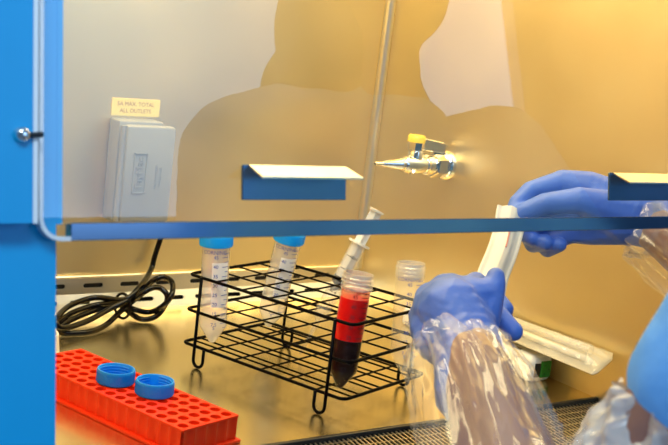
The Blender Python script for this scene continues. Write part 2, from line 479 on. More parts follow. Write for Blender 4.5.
# ------------------------------------------------------------------ lab room behind the camera
bm = nb(); box(bm, (-2.6, -2.6, -1.05), (5.0, 1.9, -1.0)); tag(obj('floor', bm, M_ROOMFLOOR), 'grey vinyl floor of the lab', None, None, 'structure')
wrm = empty('wall_rear', (0, -1.6, -1.0)); tag(wrm, 'painted lab wall with a high window band opposite the cabinet', None, None, 'structure')
WX0, WX1, WZ0, WZ1 = 0.80, 3.05, 0.55, 1.75
for nm, lo_, hi in (('lower_wall', (-2.6, -1.70, -1.0), (5.0, -1.60, WZ0)), ('upper_wall', (-2.6, -1.70, WZ1), (5.0, -1.60, 2.0)),
                    ('side_wall', (-2.6, -1.70, WZ0), (WX0, -1.60, WZ1)), ('side_wall', (WX1, -1.70, WZ0), (5.0, -1.60, WZ1))):
    bm = nb(); box(bm, lo_, hi); obj(nm, bm, M_ROOMWALL, wrm, world=True)
w1 = empty('window_1', (2.5, -1.65, WZ0)); tag(w1, 'high daylight window band in the lab wall', None, None, 'structure')
bm = nb(); box(bm, (WX0, -1.66, WZ0), (WX1, -1.655, WZ1)); obj('pane', bm, M_DAYLIGHT, w1, world=True)
for lo_, hi in (((WX0, -1.655, WZ0), (WX1, -1.60, WZ0 + 0.03)), ((WX0, -1.655, WZ1 - 0.03), (WX1, -1.60, WZ1))):
    bm = nb(); box(bm, lo_, hi); obj('window_frame', bm, M_FRAME, w1, world=True)

# ------------------------------------------------------------------ outlet box, label, cord
ob = empty('outlet_box', (0.630, 1.25, 0.110)); tag(ob, 'grey plastic outlet box with closed hinged cover on the back wall', 'outlet box')
bm = nb(); box(bm, (0.5985, 1.222, 0.1085), (0.6560, 1.2495, 0.2275), 0.003); obj('box_body', bm, M_BEIGE, ob, world=True, smooth=40)
bm = nb(); box(bm, (0.6020, 1.207, 0.1110), (0.6650, 1.2215, 0.2240), 0.004); cv = obj('cover', bm, M_BEIGE, ob, world=True, smooth=40)
bm = nb(); sweep(bm, [(0.6008, 1.2145, 0.1120), (0.6008, 1.2145, 0.2230)], 0.0036, 12); obj('hinge', bm, M_BEIGE, ob, world=True, smooth=40)
# raised frame and lettering on the cover
bm = nb()
fx0, fx1, fz0, fz1 = 0.6130, 0.6300, 0.1460, 0.1930
for lo_, hi in (((fx0, fz0), (fx1, fz0 + 0.0012)), ((fx0, fz1 - 0.0012), (fx1, fz1)), ((fx0, fz0), (fx0 + 0.0012, fz1)), ((fx1 - 0.0012, fz0), (fx1, fz1))):
    box(bm, (lo_[0], 1.2058, lo_[1]), (hi[0], 1.2072, hi[1]))
obj('raised_frame', bm, M_BEIGE, cv, world=True)
bm = nb(); merge(bm, text_bm('TayMac', 0.0125, 0.0006), Matrix.Translation((0.6213, 1.2066, 0.1692)) @ Matrix.Rotation(PI / 2, 4, 'X') @ Matrix.Rotation(PI / 2, 4, 'Z'))
obj('raised_lettering', bm, M_BEIGE, cv, world=True)
bm = nb()
for k, s in enumerate(('WEATHERPROOF', 'WHILE IN USE')):
    merge(bm, text_bm(s, 0.0036, 0.0003), Matrix.Translation((0.6430 + 0.0055 * k, 1.2068, 0.1650)) @ Matrix.Rotation(PI / 2, 4, 'X') @ Matrix.Rotation(PI / 2, 4, 'Z'))
obj('raised_lettering', bm, M_BEIGE, cv, world=True)

lb = empty('warning_label', (0.6310, 1.2495, 0.2295)); tag(lb, 'yellow warning label on the back wall above the outlet box', 'label')
bm = nb(); box(bm, (0.6000, 1.2488, 0.2297), (0.6618, 1.2499, 0.2500)); obj('label_plate', bm, M_LABEL, lb, world=True)
bm = nb()
merge(bm, text_bm('5A MAX. TOTAL', 0.0066), Matrix.Translation((0.6305, 1.2486, 0.2437)) @ Matrix.Rotation(PI / 2, 4, 'X'))
merge(bm, text_bm('ALL OUTLETS', 0.0066), Matrix.Translation((0.6305, 1.2486, 0.2358)) @ Matrix.Rotation(PI / 2, 4, 'X'))
obj('label_text', bm, M_LABELINK, lb, world=True)

cord = [(0.662, 1.232, 0.115), (0.669, 1.228, 0.103), (0.673, 1.236, 0.088), (0.668, 1.238, 0.063), (0.662, 1.234, 0.046), (0.624, 1.186, 0.040), (0.602, 1.179, 0.028), (0.579, 1.206, 0.024), (0.544, 1.194, 0.020), (0.508, 1.147, 0.020), (0.511, 1.139, 0.012), (0.545, 1.155, 0.012), (0.581, 1.175, 0.018), (0.601, 1.176, 0.026), (0.628, 1.187, 0.036), (0.637, 1.177, 0.050), (0.648, 1.174, 0.054), (0.660, 1.175, 0.046), (0.652, 1.160, 0.036), (0.645, 1.165, 0.022), (0.639, 1.183, 0.010), (0.623, 1.188, 0.012), (0.609, 1.197, 0.016), (0.583, 1.200, 0.012), (0.546, 1.184, 0.008), (0.519, 1.161, 0.006), (0.517, 1.146, 0.004), (0.544, 1.143, 0.004), (0.573, 1.161, 0.005), (0.607, 1.191, 0.012), (0.616, 1.173, 0.032), (0.628, 1.169, 0.042), (0.642, 1.171, 0.042), (0.649, 1.164, 0.034), (0.649, 1.170, 0.018), (0.641, 1.175, 0.006), (0.625, 1.177, 0.004), (0.618, 1.197, 0.008), (0.600, 1.189, 0.020), (0.579, 1.203, 0.016), (0.545, 1.191, 0.012), (0.512, 1.161, 0.010), (0.494, 1.156, 0.006), (0.469, 1.149, 0.004), (0.443, 1.137, 0.004)]
pc = empty('power_cord', (0.60, 1.18, 0.0)); tag(pc, 'black power cord coiled and tied below the outlet box', 'cord')
bm = nb(); sweep(bm, catmull(cord, 6), 0.0033, 10); obj('cable', bm, M_CORD, pc, world=True, smooth=True)
bm = nb()
tie = [Vector((0.6035, 1.184, 0.019)) + Vector((0.35 * math.cos(a) * 0.013, -math.cos(a) * 0.011, math.sin(a) * 0.0145)) for a in [2 * PI * k / 24 for k in range(24)]]
sweep(bm, tie, 0.0017, 8, closed=True); obj('wire_tie', bm, M_CORD, pc, world=True, smooth=True)

# ------------------------------------------------------------------ gas valve on the right wall
vy, vz = 1.0990, 0.2050
gv = empty('gas_valve', (XR, vy, vz)); tag(gv, 'chrome gas valve with barbed nozzle and yellow capped lever on the side wall', 'valve')
AX = (-1, 0, 0)
def vl(prof, n=28, org=(0, 0, 0), ax=AX, **k): return lathe(nb(), prof, n, org, ax, **k)
obj('wall_flange', vl([(0, -0.0005), (0.0185, -0.0005), (0.0185, 0.004), (0.0160, 0.007), (0, 0.007)]), M_CHROME, gv, smooth=40)
obj('hex_nut', vl([(0, 0.006), (0.0150, 0.006), (0.0160, 0.008), (0.0160, 0.022), (0.0150, 0.024), (0, 0.024)], 6), M_CHROME, gv)
obj('collar', vl([(0, 0.022), (0.0105, 0.022), (0.0105, 0.026), (0.0125, 0.027), (0.0125, 0.034), (0.0095, 0.036), (0, 0.036)]), M_CHROME, gv, smooth=40)
bm = vl([(0, 0.034), (0.0095, 0.034), (0.0112, 0.042), (0.0122, 0.052), (0.0112, 0.062), (0.0088, 0.070), (0, 0.070)])
lathe(bm, [(0, 0.004), (0.0100, 0.004), (0.0095, 0.016), (0.0085, 0.018), (0, 0.018)], 24, (-0.052, 0, 0), (0, 0, 1))
lathe(bm, [(0, 0.006), (0.0045, 0.006), (0.0045, 0.012), (0, 0.012)], 16, (-0.060, -0.002, 0), (0.1, -0.6, -0.9))
obj('valve_body', bm, M_CHROME, gv, smooth=40)
obj('bonnet', vl([(0, 0.015), (0.0088, 0.015), (0.0088, 0.018), (0.0106, 0.019), (0.0106, 0.0305), (0, 0.0305)], 8, (-0.053, 0, 0), (0, 0, 1)), M_CHROME, gv)
obj('yellow_cap', vl([(0, 0.0280), (0.0112, 0.0280), (0.0112, 0.0340), (0.0098, 0.0365), (0, 0.0370)], 28, (-0.0535, 0, 0), (0, 0, 1)), M_YELLOW, gv, smooth=40)
bm = nb(); prism(bm, [(-0.046, 0.0190), (-0.046, 0.0335), (-0.010, 0.0285), (-0.007, 0.0265), (-0.007, 0.0150)], 'y', -0.0035, 0.0035)
bmesh.ops.bevel(bm, geom=list(bm.edges), offset=0.0006, segments=1, affect='EDGES'); obj('lever', bm, M_CHROME, gv)
prof = [(0, 0.068), (0.0082, 0.068), (0.0082, 0.074)]
for k in range(7):
    zz = 0.074 + k * 0.0044; r = 0.0072 - k * 0.00062
    prof += [(r, zz), (r - 0.0011, zz + 0.0040)]
prof += [(0.0024, 0.113), (0.0015, 0.1135), (0.0015, 0.108), (0, 0.108)]
obj('barbed_nozzle', vl(prof, 24), M_CHROME, gv, smooth=35)

# ------------------------------------------------------------------ wire rack
RX, RY, RT, RC = 0.6009, 1.0361, math.radians(17.167), 0.0353
E1 = Vector((math.sin(RT), -math.cos(RT), 0)); E2 = Vector((math.cos(RT), math.sin(RT), 0))
RL, RW = 6 * RC, 4 * RC; H = (0.0218, 0.0579, 0.0950)
ctr = Vector((RX, RY, 0)) + E1 * RL / 2 + E2 * RW / 2
rack = empty('tube_rack', ctr); tag(rack, 'black coated wire test tube rack with three grid levels standing on the steel', 'tube rack')
def R(a, b, h): return E1 * (a - RL / 2) + E2 * (b - RW / 2) + Vector((0, 0, h))
def seg_wire(p, q, r): return sweep(nb(), [p, q], r, 8)
def frame_path(h, rc=0.007):
    P = []
    for (ca, cb, a0) in ((rc, rc, PI), (RL - rc, rc, 1.5 * PI), (RL - rc, RW - rc, 0), (rc, RW - rc, PI / 2)):
        for k in range(5):
            a = a0 + PI / 2 * k / 4; P.append(R(ca + rc * math.cos(a), cb + rc * math.sin(a), h))
    return P
wr_long = bpy.data.meshes.new('long_wire'); b_ = seg_wire(E1 * -RL / 2, E1 * RL / 2, 0.00102); b_.to_mesh(wr_long); b_.free()
wr_short = bpy.data.meshes.new('cross_wire'); b_ = seg_wire(E2 * -RW / 2, E2 * RW / 2, 0.00102); b_.to_mesh(wr_short); b_.free()
for lev, h in enumerate(H):
    bm = nb(); sweep(bm, frame_path(h), 0.0017, 10, closed=True); obj('frame_wire', bm, M_BLACKWIRE, rack, smooth=True)
    bs = [RC * (k + 0.5) + d for k in range(4) for d in (-0.006, 0.006)] if lev == 0 else [RC * k for k in (1, 2, 3)]
    for b in bs:
        o = obj('long_wire', wr_long, M_BLACKWIRE, rack); o.location = R(RL / 2, b, h + 0.0012)
    for k in range(1, 6):
        o = obj('cross_wire', wr_short, M_BLACKWIRE, rack); o.location = R(RC * k, RW / 2, h - 0.0004)
for b in (0.0, RW):
    for e in (0, 1):
        sg = 1 if e == 0 else -1; a0 = 0.0195 if e == 0 else RL - 0.0195
        bo = -0.0022 if b == 0 else 0.0022
        pts = [R(a0, b + bo, H[2] + 0.001), R(a0, b + bo, 0.0085)]
        for k in range(1, 9):
            an = PI * k / 8; pts.append(R(a0 + sg * (0.0066 - 0.0066 * math.cos(an)), b + bo, 0.0085 - 0.0068 * math.sin(an)))
        pts.append(R(a0 + sg * 0.0132, b + bo, H[0]))
        bm = nb(); sweep(bm, pts, 0.0017, 10); obj('leg', bm, M_BLACKWIRE, rack, smooth=True)

# ------------------------------------------------------------------ conical tubes
def wrap(bm, rad, z0, phi0=0.0):
    """lay a flat text or shape (x right, y up) round a cylinder of the given radius."""
    for v in bm.verts:
        a = phi0 + v.co.x / rad; h = v.co.y + z0; rr = rad + v.co.z
        v.co = Vector((rr * math.cos(a), rr * math.sin(a), h))
    return bm
def band(bm, rad, p0, p1, z0, z1, n=8, th=0.00015):
    for k in range(n):
        a, b = p0 + (p1 - p0) * k / n, p0 + (p1 - p0) * (k + 1) / n
        vs = [bm.verts.new((rad * math.cos(t), rad * math.sin(t), z)) for t, z in ((a, z0), (b, z0), (b, z1), (a, z1))]
        bm.faces.new(vs)
TR = 0.0145
def tube_profile():
    return [(0, 0.0), (0.0026, 0.0004), (0.0040, 0.0016), (TR - 0.0004, 0.0185), (TR, 0.0205), (TR, 0.1010), (TR + 0.0005, 0.1018), (TR + 0.0005, 0.1026), (TR - 0.0002, 0.1032),
            (TR - 0.0002, 0.1045), (TR + 0.0008, 0.1052), (TR + 0.0008, 0.1060), (TR - 0.0002, 0.1068), (TR - 0.0002, 0.1082), (TR + 0.0008, 0.1090), (TR + 0.0008, 0.1098),
            (TR - 0.0002, 0.1106), (TR - 0.0002, 0.1140), (TR - 0.0014, 0.1140), (TR - 0.0014, 0.1000)]
def conical(label, tip, top, m_tube, ink, capped=False, patch=True, liquid=False, group=None):
    tip = Vector(tip); ax = (Vector(top) - tip).normalized()
    t = empty('conical_tube', tip); tag(t, label, 'tube', group)
    tocam = (Vector((0, 0, 0.3831)) - tip); xl = (tocam - ax * tocam.dot(ax)).normalized(); yl = ax.cross(xl)
    t.rotation_mode = 'QUATERNION'; t.rotation_quaternion = Matrix((xl, yl, ax)).transposed().to_quaternion()
    body = obj('tube_body', lathe(nb(), tube_profile(), 36), m_tube, t, smooth=40)
    if not capped:
        bm = nb(); lathe(bm, [(TR + 0.00045, 0.0985), (TR + 0.0009, 0.1018), (TR + 0.0009, 0.1026), (TR + 0.0003, 0.1034), (TR + 0.0003, 0.1045), (TR + 0.0013, 0.1052), (TR + 0.0013, 0.1062), (TR + 0.0003, 0.1070), (TR + 0.0003, 0.1082), (TR + 0.0013, 0.1090), (TR + 0.0013, 0.1100), (TR + 0.0003, 0.1108), (TR + 0.0003, 0.1142), (TR - 0.0016, 0.1142), (TR - 0.0016, 0.0985)], 40)
        obj('threaded_rim', bm, M_RIM, body, smooth=30)
    rp = TR + 0.00025
    if patch:
        bm = nb(); band(bm, rp, -0.22, 1.05, 0.041, 0.088, 10); obj('writing_patch', bm, M_PATCH, body)
    bm = nb(); rp += 0.0002
    for s, z in (('45', 0.0935), ('40', 0.0838), ('35', 0.0738), ('30', 0.0640), ('25', 0.0541), ('20', 0.0443), ('15', 0.0345), ('10', 0.0262), ('7.5', 0.0228), ('5', 0.0192)):
        if s == '10': continue
        merge(bm, wrap(text_bm(s, 0.0052), rp, z, 0.04))
    z = 0.0935; k = 0
    while z > 0.019:
        band(bm, rp, 0.50 if k % 2 == 0 else 0.72, 1.05, z - 0.00028, z + 0.00028, 5); z -= 0.00495; k += 1
    merge(bm, wrap(text_bm('CORNING', 0.0056), rp, 0.0985, -0.05))
    merge(bm, wrap(text_bm('50mL', 0.0036), rp, 0.0975, 0.85))
    obj('graduation_print', bm, ink, body)
    if capped:
        cp = [(0, 0.1165), (0.0155, 0.1165), (0.0168, 0.1158), (0.0172, 0.1145)]
        bm = nb(); n = 60
        lathe(bm, [(0.0150, 0.1035), (0.0170, 0.1035), (0.0172, 0.1050), (0.0172, 0.1145), (0.0166, 0.1160), (0.0155, 0.1166), (0, 0.1166)], 48)
        c = obj('cap', bm, M_CAP2, t, smooth=40)
        bm = nb()
        for i in range(n):
            a = 2 * PI * i / n
            q = Matrix.Rotation(a, 4, 'Z')
            b2 = nb(); box(b2, (0.0170, -0.0003, 0.1048), (0.0175, 0.0003, 0.1140)); merge(bm, b2, q)
        obj('grip_ribs', bm, M_CAP2, c)
    if liquid:
        ri = TR - 0.0007
        bm = nb(); lathe(bm, [(0, 0.0008), (0.0022, 0.0010), (0.0034, 0.0022), (ri - 0.0004, 0.0187), (ri, 0.0207), (ri, 0.0500), (0, 0.0500)], 36); obj('settled_cells', bm, M_BLOODDARK, t, smooth=40)
        bm = nb(); lathe(bm, [(0, 0.0501), (ri, 0.0501), (ri, 0.0905), (0, 0.0905)], 36); obj('blood', bm, M_BLOODRED, t, smooth=40)
        bm = nb(); lathe(bm, [(ri, 0.0906), (ri, 0.0975)], 36); obj('residue_film', bm, M_RESID, t, smooth=40)
    return t
conical('blue capped frosted tube standing upright in the rack corner beside the coiled cord', (0.6262, 1.0185, 0.0245), (0.6211, 1.0230, 0.1360), M_TUBE, M_BLUEINK, capped=True)
conical('blue capped frosted tube leaning in the rear row of the rack', (0.7200, 1.0570, 0.0245), (0.7232, 1.0389, 0.1346), M_TUBE, M_BLUEINK, capped=True)
conical('open conical tube holding bright red blood over dark settled cells', (0.6741, 0.8562, 0.0245), (0.6810, 0.8573, 0.1358), M_TUBECLEAR, M_BLACKINK, patch=False, liquid=True)
conical('open empty clear conical tube in the rack behind the gloved fist', (0.7728, 0.8811, 0.0245), (0.7715, 0.8884, 0.1358), M_TUBEOPEN, M_BLUEINK, patch=False)

# ------------------------------------------------------------------ syringe leaning in the rack
p0 = Vector((0.7342, 1.0092, 0.006)); p1 = Vector((0.8013, 0.9910, 0.1712)); axs = (p1 - p0).normalized(); SLN = (p1 - p0).length
sy = empty('syringe', p0); tag(sy, 'clear plastic syringe with drawn plunger leaning through the wire rack', 'syringe')
sy.rotation_mode = 'QUATERNION'
tocam = Vector((0, 0, 0.3831)) - p0; xl = (tocam - axs * tocam.dot(axs)).normalized(); yl = axs.cross(xl)
sy.rotation_quaternion = Matrix((xl, yl, axs)).transposed().to_quaternion()
obj('tip', lathe(nb(), [(0, 0), (0.0012, 0), (0.0022, 0.004), (0.0024, 0.030), (0.0030, 0.036), (0.0030, 0.042), (0, 0.042)], 18), M_SYR, sy, smooth=40)
ba = obj('barrel', lathe(nb(), [(0.0030, 0.041), (0.0086, 0.046), (0.0090, 0.049), (0.0090, 0.1370), (0.0086, 0.1370), (0.0080, 0.1370), (0.0080, 0.0500)], 28), M_SYR, sy, smooth=40)
bm = nb()
pl = [(0.0125 * math.cos(a), 0.0095 * math.sin(a)) for a in [2 * PI * k / 32 for k in range(32)]]
prism(bm, [(q[1], q[0]) for q in pl], 'z', 0.1365, 0.1390); obj('finger_flange', bm, M_PLUNGER, ba)
bm = nb()
for i, (s, z) in enumerate((('2', 0.064), ('4', 0.078), ('6', 0.092), ('8', 0.106), ('10ml', 0.121))):
    merge(bm, wrap(text_bm(s, 0.0052), 0.0092, z, 0.25))
    band(bm, 0.0092, -0.75, -0.05, z - 0.0003, z + 0.0003)
obj('scale_print', bm, M_BLACKINK, ba)
obj('plunger_seal', lathe(nb(), [(0, 0.084), (0.0050, 0.0865), (0.0079, 0.0890), (0.0079, 0.0910), (0.0070, 0.0920), (0.0070, 0.0930), (0.0079, 0.0940), (0.0079, 0.0960), (0, 0.0960)], 24), M_RUBBER, sy, smooth=40)
bm = nb(); box(bm, (-0.0066, -0.0009, 0.096), (0.0066, 0.0009, SLN - 0.002)); box(bm, (-0.0009, -0.0066, 0.096), (0.0009, 0.0066, SLN - 0.002)); obj('plunger_rod', bm, M_PLUNGER, sy)
obj('thumb_rest', lathe(nb(), [(0, SLN - 0.0025), (0.0078, SLN - 0.0025), (0.0088, SLN - 0.0010), (0.0088, SLN), (0, SLN + 0.0004)], 28), M_PLUNGER, sy, smooth=40)

# ------------------------------------------------------------------ red microtube rack and the two loose caps
ang = math.radians(15.0)
rr_ = empty('microtube_rack', (0.4765, 0.8065, 0.0), (0, 0, ang)); tag(rr_, 'red plastic microtube rack with eighty round wells', 'tube rack')
NX, NY, PX, PY = 5, 16, 0.01285, 0.01330
RWD, RLN, RH = NX * PX, NY * PY, 0.0250
wr_ = 0.0050
bm = nb(); edges = []; wells = []
def loop(L, z):
    vs = [bm.verts.new((a, b, z)) for a, b in L]
    for i in range(len(vs)): edges.append(bm.edges.new((vs[i], vs[(i + 1) % len(vs)])))
    return vs
loop([(0, 0), (RWD, 0), (RWD, RLN), (0, RLN)], RH)
for i in range(NX):
    for j in range(NY):
        cx, cy = PX * (i + 0.5), PY * (j + 0.5)
        wells.append(loop([(cx + wr_ * math.cos(2 * PI * k / 18), cy + wr_ * math.sin(2 * PI * k / 18)) for k in range(18)], RH))
bmesh.ops.triangle_fill(bm, use_beauty=True, use_dissolve=False, edges=edges)
for w in wells:
    low = [bm.verts.new((v.co.x, v.co.y, 0.006)) for v in w]
    for k in range(18): bm.faces.new((w[k], w[(k + 1) % 18], low[(k + 1) % 18], low[k]))
    bm.faces.new(low)
obj('well_plate', bm, M_RED, rr_)
# outer walls, scalloped by the wells behind them
def scallop(n, pitch):
    P = []
    for j in range(n):
        for k in range(6):
            t = (k + 0.5) / 6; P.append((pitch * (j + t), -0.0019 * abs(math.sin(PI * t)) ** 0.8))
    return P
def wall_strip(bm, P, fx, z0, z1):
    for (a, b) in zip(P[:-1], P[1:]):
        bm.faces.new([bm.verts.new(fx(*q)) for q in ((a[0], a[1], z0), (b[0], b[1], z0), (b[0], b[1], z1), (a[0], a[1], z1))])
bm = nb()
SX = [(0, 0)] + scallop(NX, PX) + [(RWD, 0)]; SY_ = [(0, 0)] + scallop(NY, PY) + [(RLN, 0)]
wall_strip(bm, SX, lambda t, d, z: (t, -d - 0.0017, z), 0.0, RH - 0.0016); wall_strip(bm, SX, lambda t, d, z: (t, RLN + d + 0.0017, z), 0.0, RH - 0.0016)
wall_strip(bm, SY_, lambda t, d, z: (-d - 0.0017, t, z), 0.0, RH - 0.0016); wall_strip(bm, SY_, lambda t, d, z: (RWD + d + 0.0017, t, z), 0.0, RH - 0.0016)
bmesh.ops.remove_doubles(bm, verts=bm.verts, dist=1e-5)
obj('skirt', bm, M_RED, rr_)
bm = nb()
for lo_, hi in (((-0.0014, -0.0014, RH - 0.0020), (RWD + 0.0014, 0.0004, RH)), ((-0.0014, RLN - 0.0004, RH - 0.0020), (RWD + 0.0014, RLN + 0.0014, RH)),
                ((-0.0014, 0.0004, RH - 0.0020), (0.0004, RLN - 0.0004, RH)), ((RWD - 0.0004, 0.0004, RH - 0.0020), (RWD + 0.0014, RLN - 0.0004, RH))): box(bm, lo_, hi)
obj('rim', bm, M_RED, rr_)
bm = nb(); box(bm, (-0.0045, -0.0045, 0.0000), (RWD + 0.0045, RLN + 0.0045, 0.0032), 0.0010); obj('base_flange', bm, M_RED, rr_)

def loose_cap(name, loc, label, rz):
    c = empty(name, loc, (0, 0, rz)); tag(c, label, 'cap', 'blue caps lying on the red rack')
    bm = nb(); lathe(bm, [(0, 0.0), (0.0162, 0.0), (0.0172, 0.0010), (0.0172, 0.0122), (0.0168, 0.0130), (0.0158, 0.0130), (0.0153, 0.0124), (0.0153, 0.0018), (0, 0.0018)], 56)
    obj('cap_shell', bm, M_CAP, c, smooth=40)
    for z in (0.0045, 0.0072, 0.0099):
        bm = nb(); sweep(bm, [(0.0153 * math.cos(a), 0.0153 * math.sin(a), z + 0.0012 * a / (2 * PI)) for a in [2 * PI * k / 48 for k in range(45)]], 0.0007, 6); obj('thread', bm, M_CAP, c, smooth=True)
    bm = nb()
    for i in range(72):
        b2 = nb(); box(b2, (0.0170, -0.00025, 0.0016), (0.01755, 0.00025, 0.0112)); merge(bm, b2, Matrix.Rotation(2 * PI * i / 72, 4, 'Z'))
    obj('grip_ribs', bm, M_CAP, c)
    return c
loose_cap('screw_lid', (0.4735, 0.9300, RH + 0.0002), 'upturned blue screw cap on the red rack, nearer the coiled cord', 0.3)
loose_cap('screw_lid', (0.4935, 0.8920, RH + 0.0002), 'upturned blue screw cap on the red rack, nearer the wire rack', 1.4)

# small white cup half hidden behind the post
cu = empty('white_cup', (0.4600, 1.0900, 0.0)); tag(cu, 'small white plastic cup behind the blue post and red rack', 'cup')
obj('cup_body', lathe(nb(), [(0, 0), (0.0255, 0), (0.0268, 0.001), (0.0240, 0.0255), (0.0228, 0.0255), (0.0250, 0.002), (0, 0.002)], 32), M_WHITE, cu, smooth=40)

# ------------------------------------------------------------------ pipette controller and wrapped pipette by the right wall
pg = empty('pipette_controller', (0.9660, 0.95, 0.0)); tag(pg, 'white handheld pipette controller with green and black end panel on the work surface', 'pipette controller')
bm = nb(); box(bm, (0.9440, 0.864, 0.0), (0.9800, 1.060, 0.0320), 0.0085, 4); bd = obj('housing', bm, M_WHITE, pg, world=True, smooth=40)
bm = nb(); box(bm, (0.9500, 0.8628, 0.0075), (0.9585, 0.8650, 0.0235), 0.0008); obj('black_panel', bm, M_BLACK, bd, world=True)
bm = nb(); box(bm, (0.9590, 0.8622, 0.0065), (0.9745, 0.8650, 0.0255), 0.0010); gp = obj('green_panel', bm, M_GREEN, bd, world=True)
bm = nb()
for (a, b) in ((0.964, 0.021), (0.964, 0.011), (0.970, 0.016)): lathe(bm, [(0, 0), (0.0008, 0), (0.0008, 0.0004), (0, 0.0004)], 10, (a, 0.8622, b), (0, -1, 0))
obj('screw_dot', bm, M_BLACK, gp, world=True)
bm = nb(); box(bm, (0.9500, 0.890, 0.0310), (0.9540, 0.898, 0.0325), 0.0006); obj('top_slot', bm, M_BLACK, bd, world=True)
bm = nb(); box(bm, (0.9500, 1.0595, 0.0), (0.9780, 1.100, 0.024), 0.006, 3); obj('rear_grip', bm, M_WHITE, bd, world=True, smooth=40)

# wrapped pipette: paper back, clear blister with lengthwise folds, ribbed pipette inside
pk = empty('wrapped_pipette', (0.9640, 0.89, 0.040)); tag(pk, 'clear sterile wrapper holding a ribbed pipette, propped against the steel side wall', 'wrapper')
lowA, lowB = Vector((0.9420, 0.7735, 0.0400)), Vector((0.9540, 1.040, 0.0360))
upA, upB = Vector((0.9860, 0.7840, 0.0560)), Vector((0.9860, 1.040, 0.0500))
def PKG(s, t, h=0.0):
    """s across (0 low edge, 1 wall edge), t along (0 near end)."""
    a = lowA.lerp(lowB, t); b = upA.lerp(upB, t); n_ = Vector((-0.36, 0, 0.93))
    return a.lerp(b, s) + n_ * h
nt, ns = 60, 24
def sheet(hf, th, s0=0.0, s1=1.0):
    bm = nb(); g = []
    for layer in (0, 1):
        rows = []
        for j in range(nt + 1):
            row = []
            for i in range(ns + 1):
                s = s0 + (s1 - s0) * i / ns; t = j / nt
                cut = max(0.0, 0.05 - t) * 1.0     # pointed near end
                tt = t + (0.055 * max(0.0, abs(s - 0.45) - 0.32) / 0.5 if t < 0.12 else 0.0) * (1 - t / 0.12)
                row.append(bm.verts.new(PKG(s, tt, hf(s, t) + (th if layer else 0))))
            rows.append(row)
        g.append(rows)
    for L in g:
        for j in range(nt):
            for i in range(ns): bm.faces.new((L[j][i], L[j][i + 1], L[j + 1][i + 1], L[j + 1][i]))
    A, B = g
    for j in range(nt):
        for i in (0, ns): bm.faces.new((A[j][i], A[j + 1][i], B[j + 1][i], B[j][i]))
    for i in range(ns):
        for j in (0, nt): bm.faces.new((A[j][i], A[j][i + 1], B[j][i + 1], B[j][i]))
    return bm
obj('paper_back', sheet(lambda s, t: 0.0, 0.0006), M_BACKING, pk, world=True, smooth=40)
def blister(s, t):
    h = 0.0105 * max(0, math.sin(PI * min(1, max(0, (s - 0.06) / 0.88)))) ** 0.6
    h += 0.0018 * abs(noise.noise(Vector((s * 14, t * 3.0, 3.1)))) + (0.0030 * noise.noise(Vector((s * 9, t * 26, 1.7))) if t < 0.4 else 0)
    return max(0.0008, h * min(1.0, 0.25 + t * 9))
obj('clear_blister', sheet(blister, 0.0004), M_BLISTER, pk, world=True, smooth=True)
bm = nb()
pts = [PKG(0.66, 0.10 + 0.88 * k / 150, 0.0062) for k in range(151)]
sweep(bm, pts, [0.0030 + 0.0018 * (k % 3 == 0) for k in range(151)], 10); obj('ribbed_pipette', bm, M_PLUNGER, pk, world=True)
bm = nb(); sweep(bm, [PKG(0.34, 0.06, 0.0044), PKG(0.34, 0.98, 0.0044)], 0.0036, 12); obj('pipette_stem', bm, M_PLUNGER, pk, world=True, smooth=True)

# ------------------------------------------------------------------ packet held between the two hands
pa = empty('sterile_packet', (0.7211, 0.7194, 0.1707)); tag(pa, 'narrow cream sterile packet with faint red print held between two gloved hands', 'packet')
ctrl = [(0.8064, 0.7930, 0.2150), (0.8030, 0.7900, 0.2110), (0.7900, 0.7775, 0.1945), (0.7640, 0.7550, 0.1820), (0.7211, 0.7194, 0.1690), (0.6957, 0.6968, 0.1540)]
ax = catmull(ctrl, 8)
def ribbon(off, hw, th, bulge, k0=0, k1=None):
    bm = nb(); rows = []; P = ax[k0:k1]
    for i, p in enumerate(P):
        t = (P[min(i + 1, len(P) - 1)] - P[max(i - 1, 0)]).normalized()
        nv = (CF * -1); nv = (nv - t * nv.dot(t)).normalized(); sd = t.cross(nv)
        front, back = [], []
        for q in range(15):
            s = q / 14 * 2 - 1
            h = bulge * math.cos(PI / 2 * min(1, abs(s) * 1.5)) + 0.0005 * math.sin(s * 17)
            front.append(bm.verts.new(p + sd * s * hw + nv * (off + h + th))); back.append(bm.verts.new(p + sd * s * hw + nv * off))
        rows.append((front, back))
    for (f0, b0), (f1, b1) in zip(rows[:-1], rows[1:]):
        for q in range(14):
            bm.faces.new((f0[q], f0[q + 1], f1[q + 1], f1[q])); bm.faces.new((b0[q], b1[q], b1[q + 1], b0[q + 1]))
        bm.faces.new((f0[0], f1[0], b1[0], b0[0])); bm.faces.new((f0[14], b0[14], b1[14], f1[14]))
    for f, b in (rows[0], rows[-1]): bm.faces.new(f + b[::-1])
    return bm
obj('wrapper', ribbon(-0.003, 0.0145, 0.0006, 0.0050), M_PAPER, pa, world=True, smooth=True)
obj('red_print', ribbon(0.0028, 0.0007, 0.0002, 0.0, 14, 24), M_REDINK, pa, world=True)

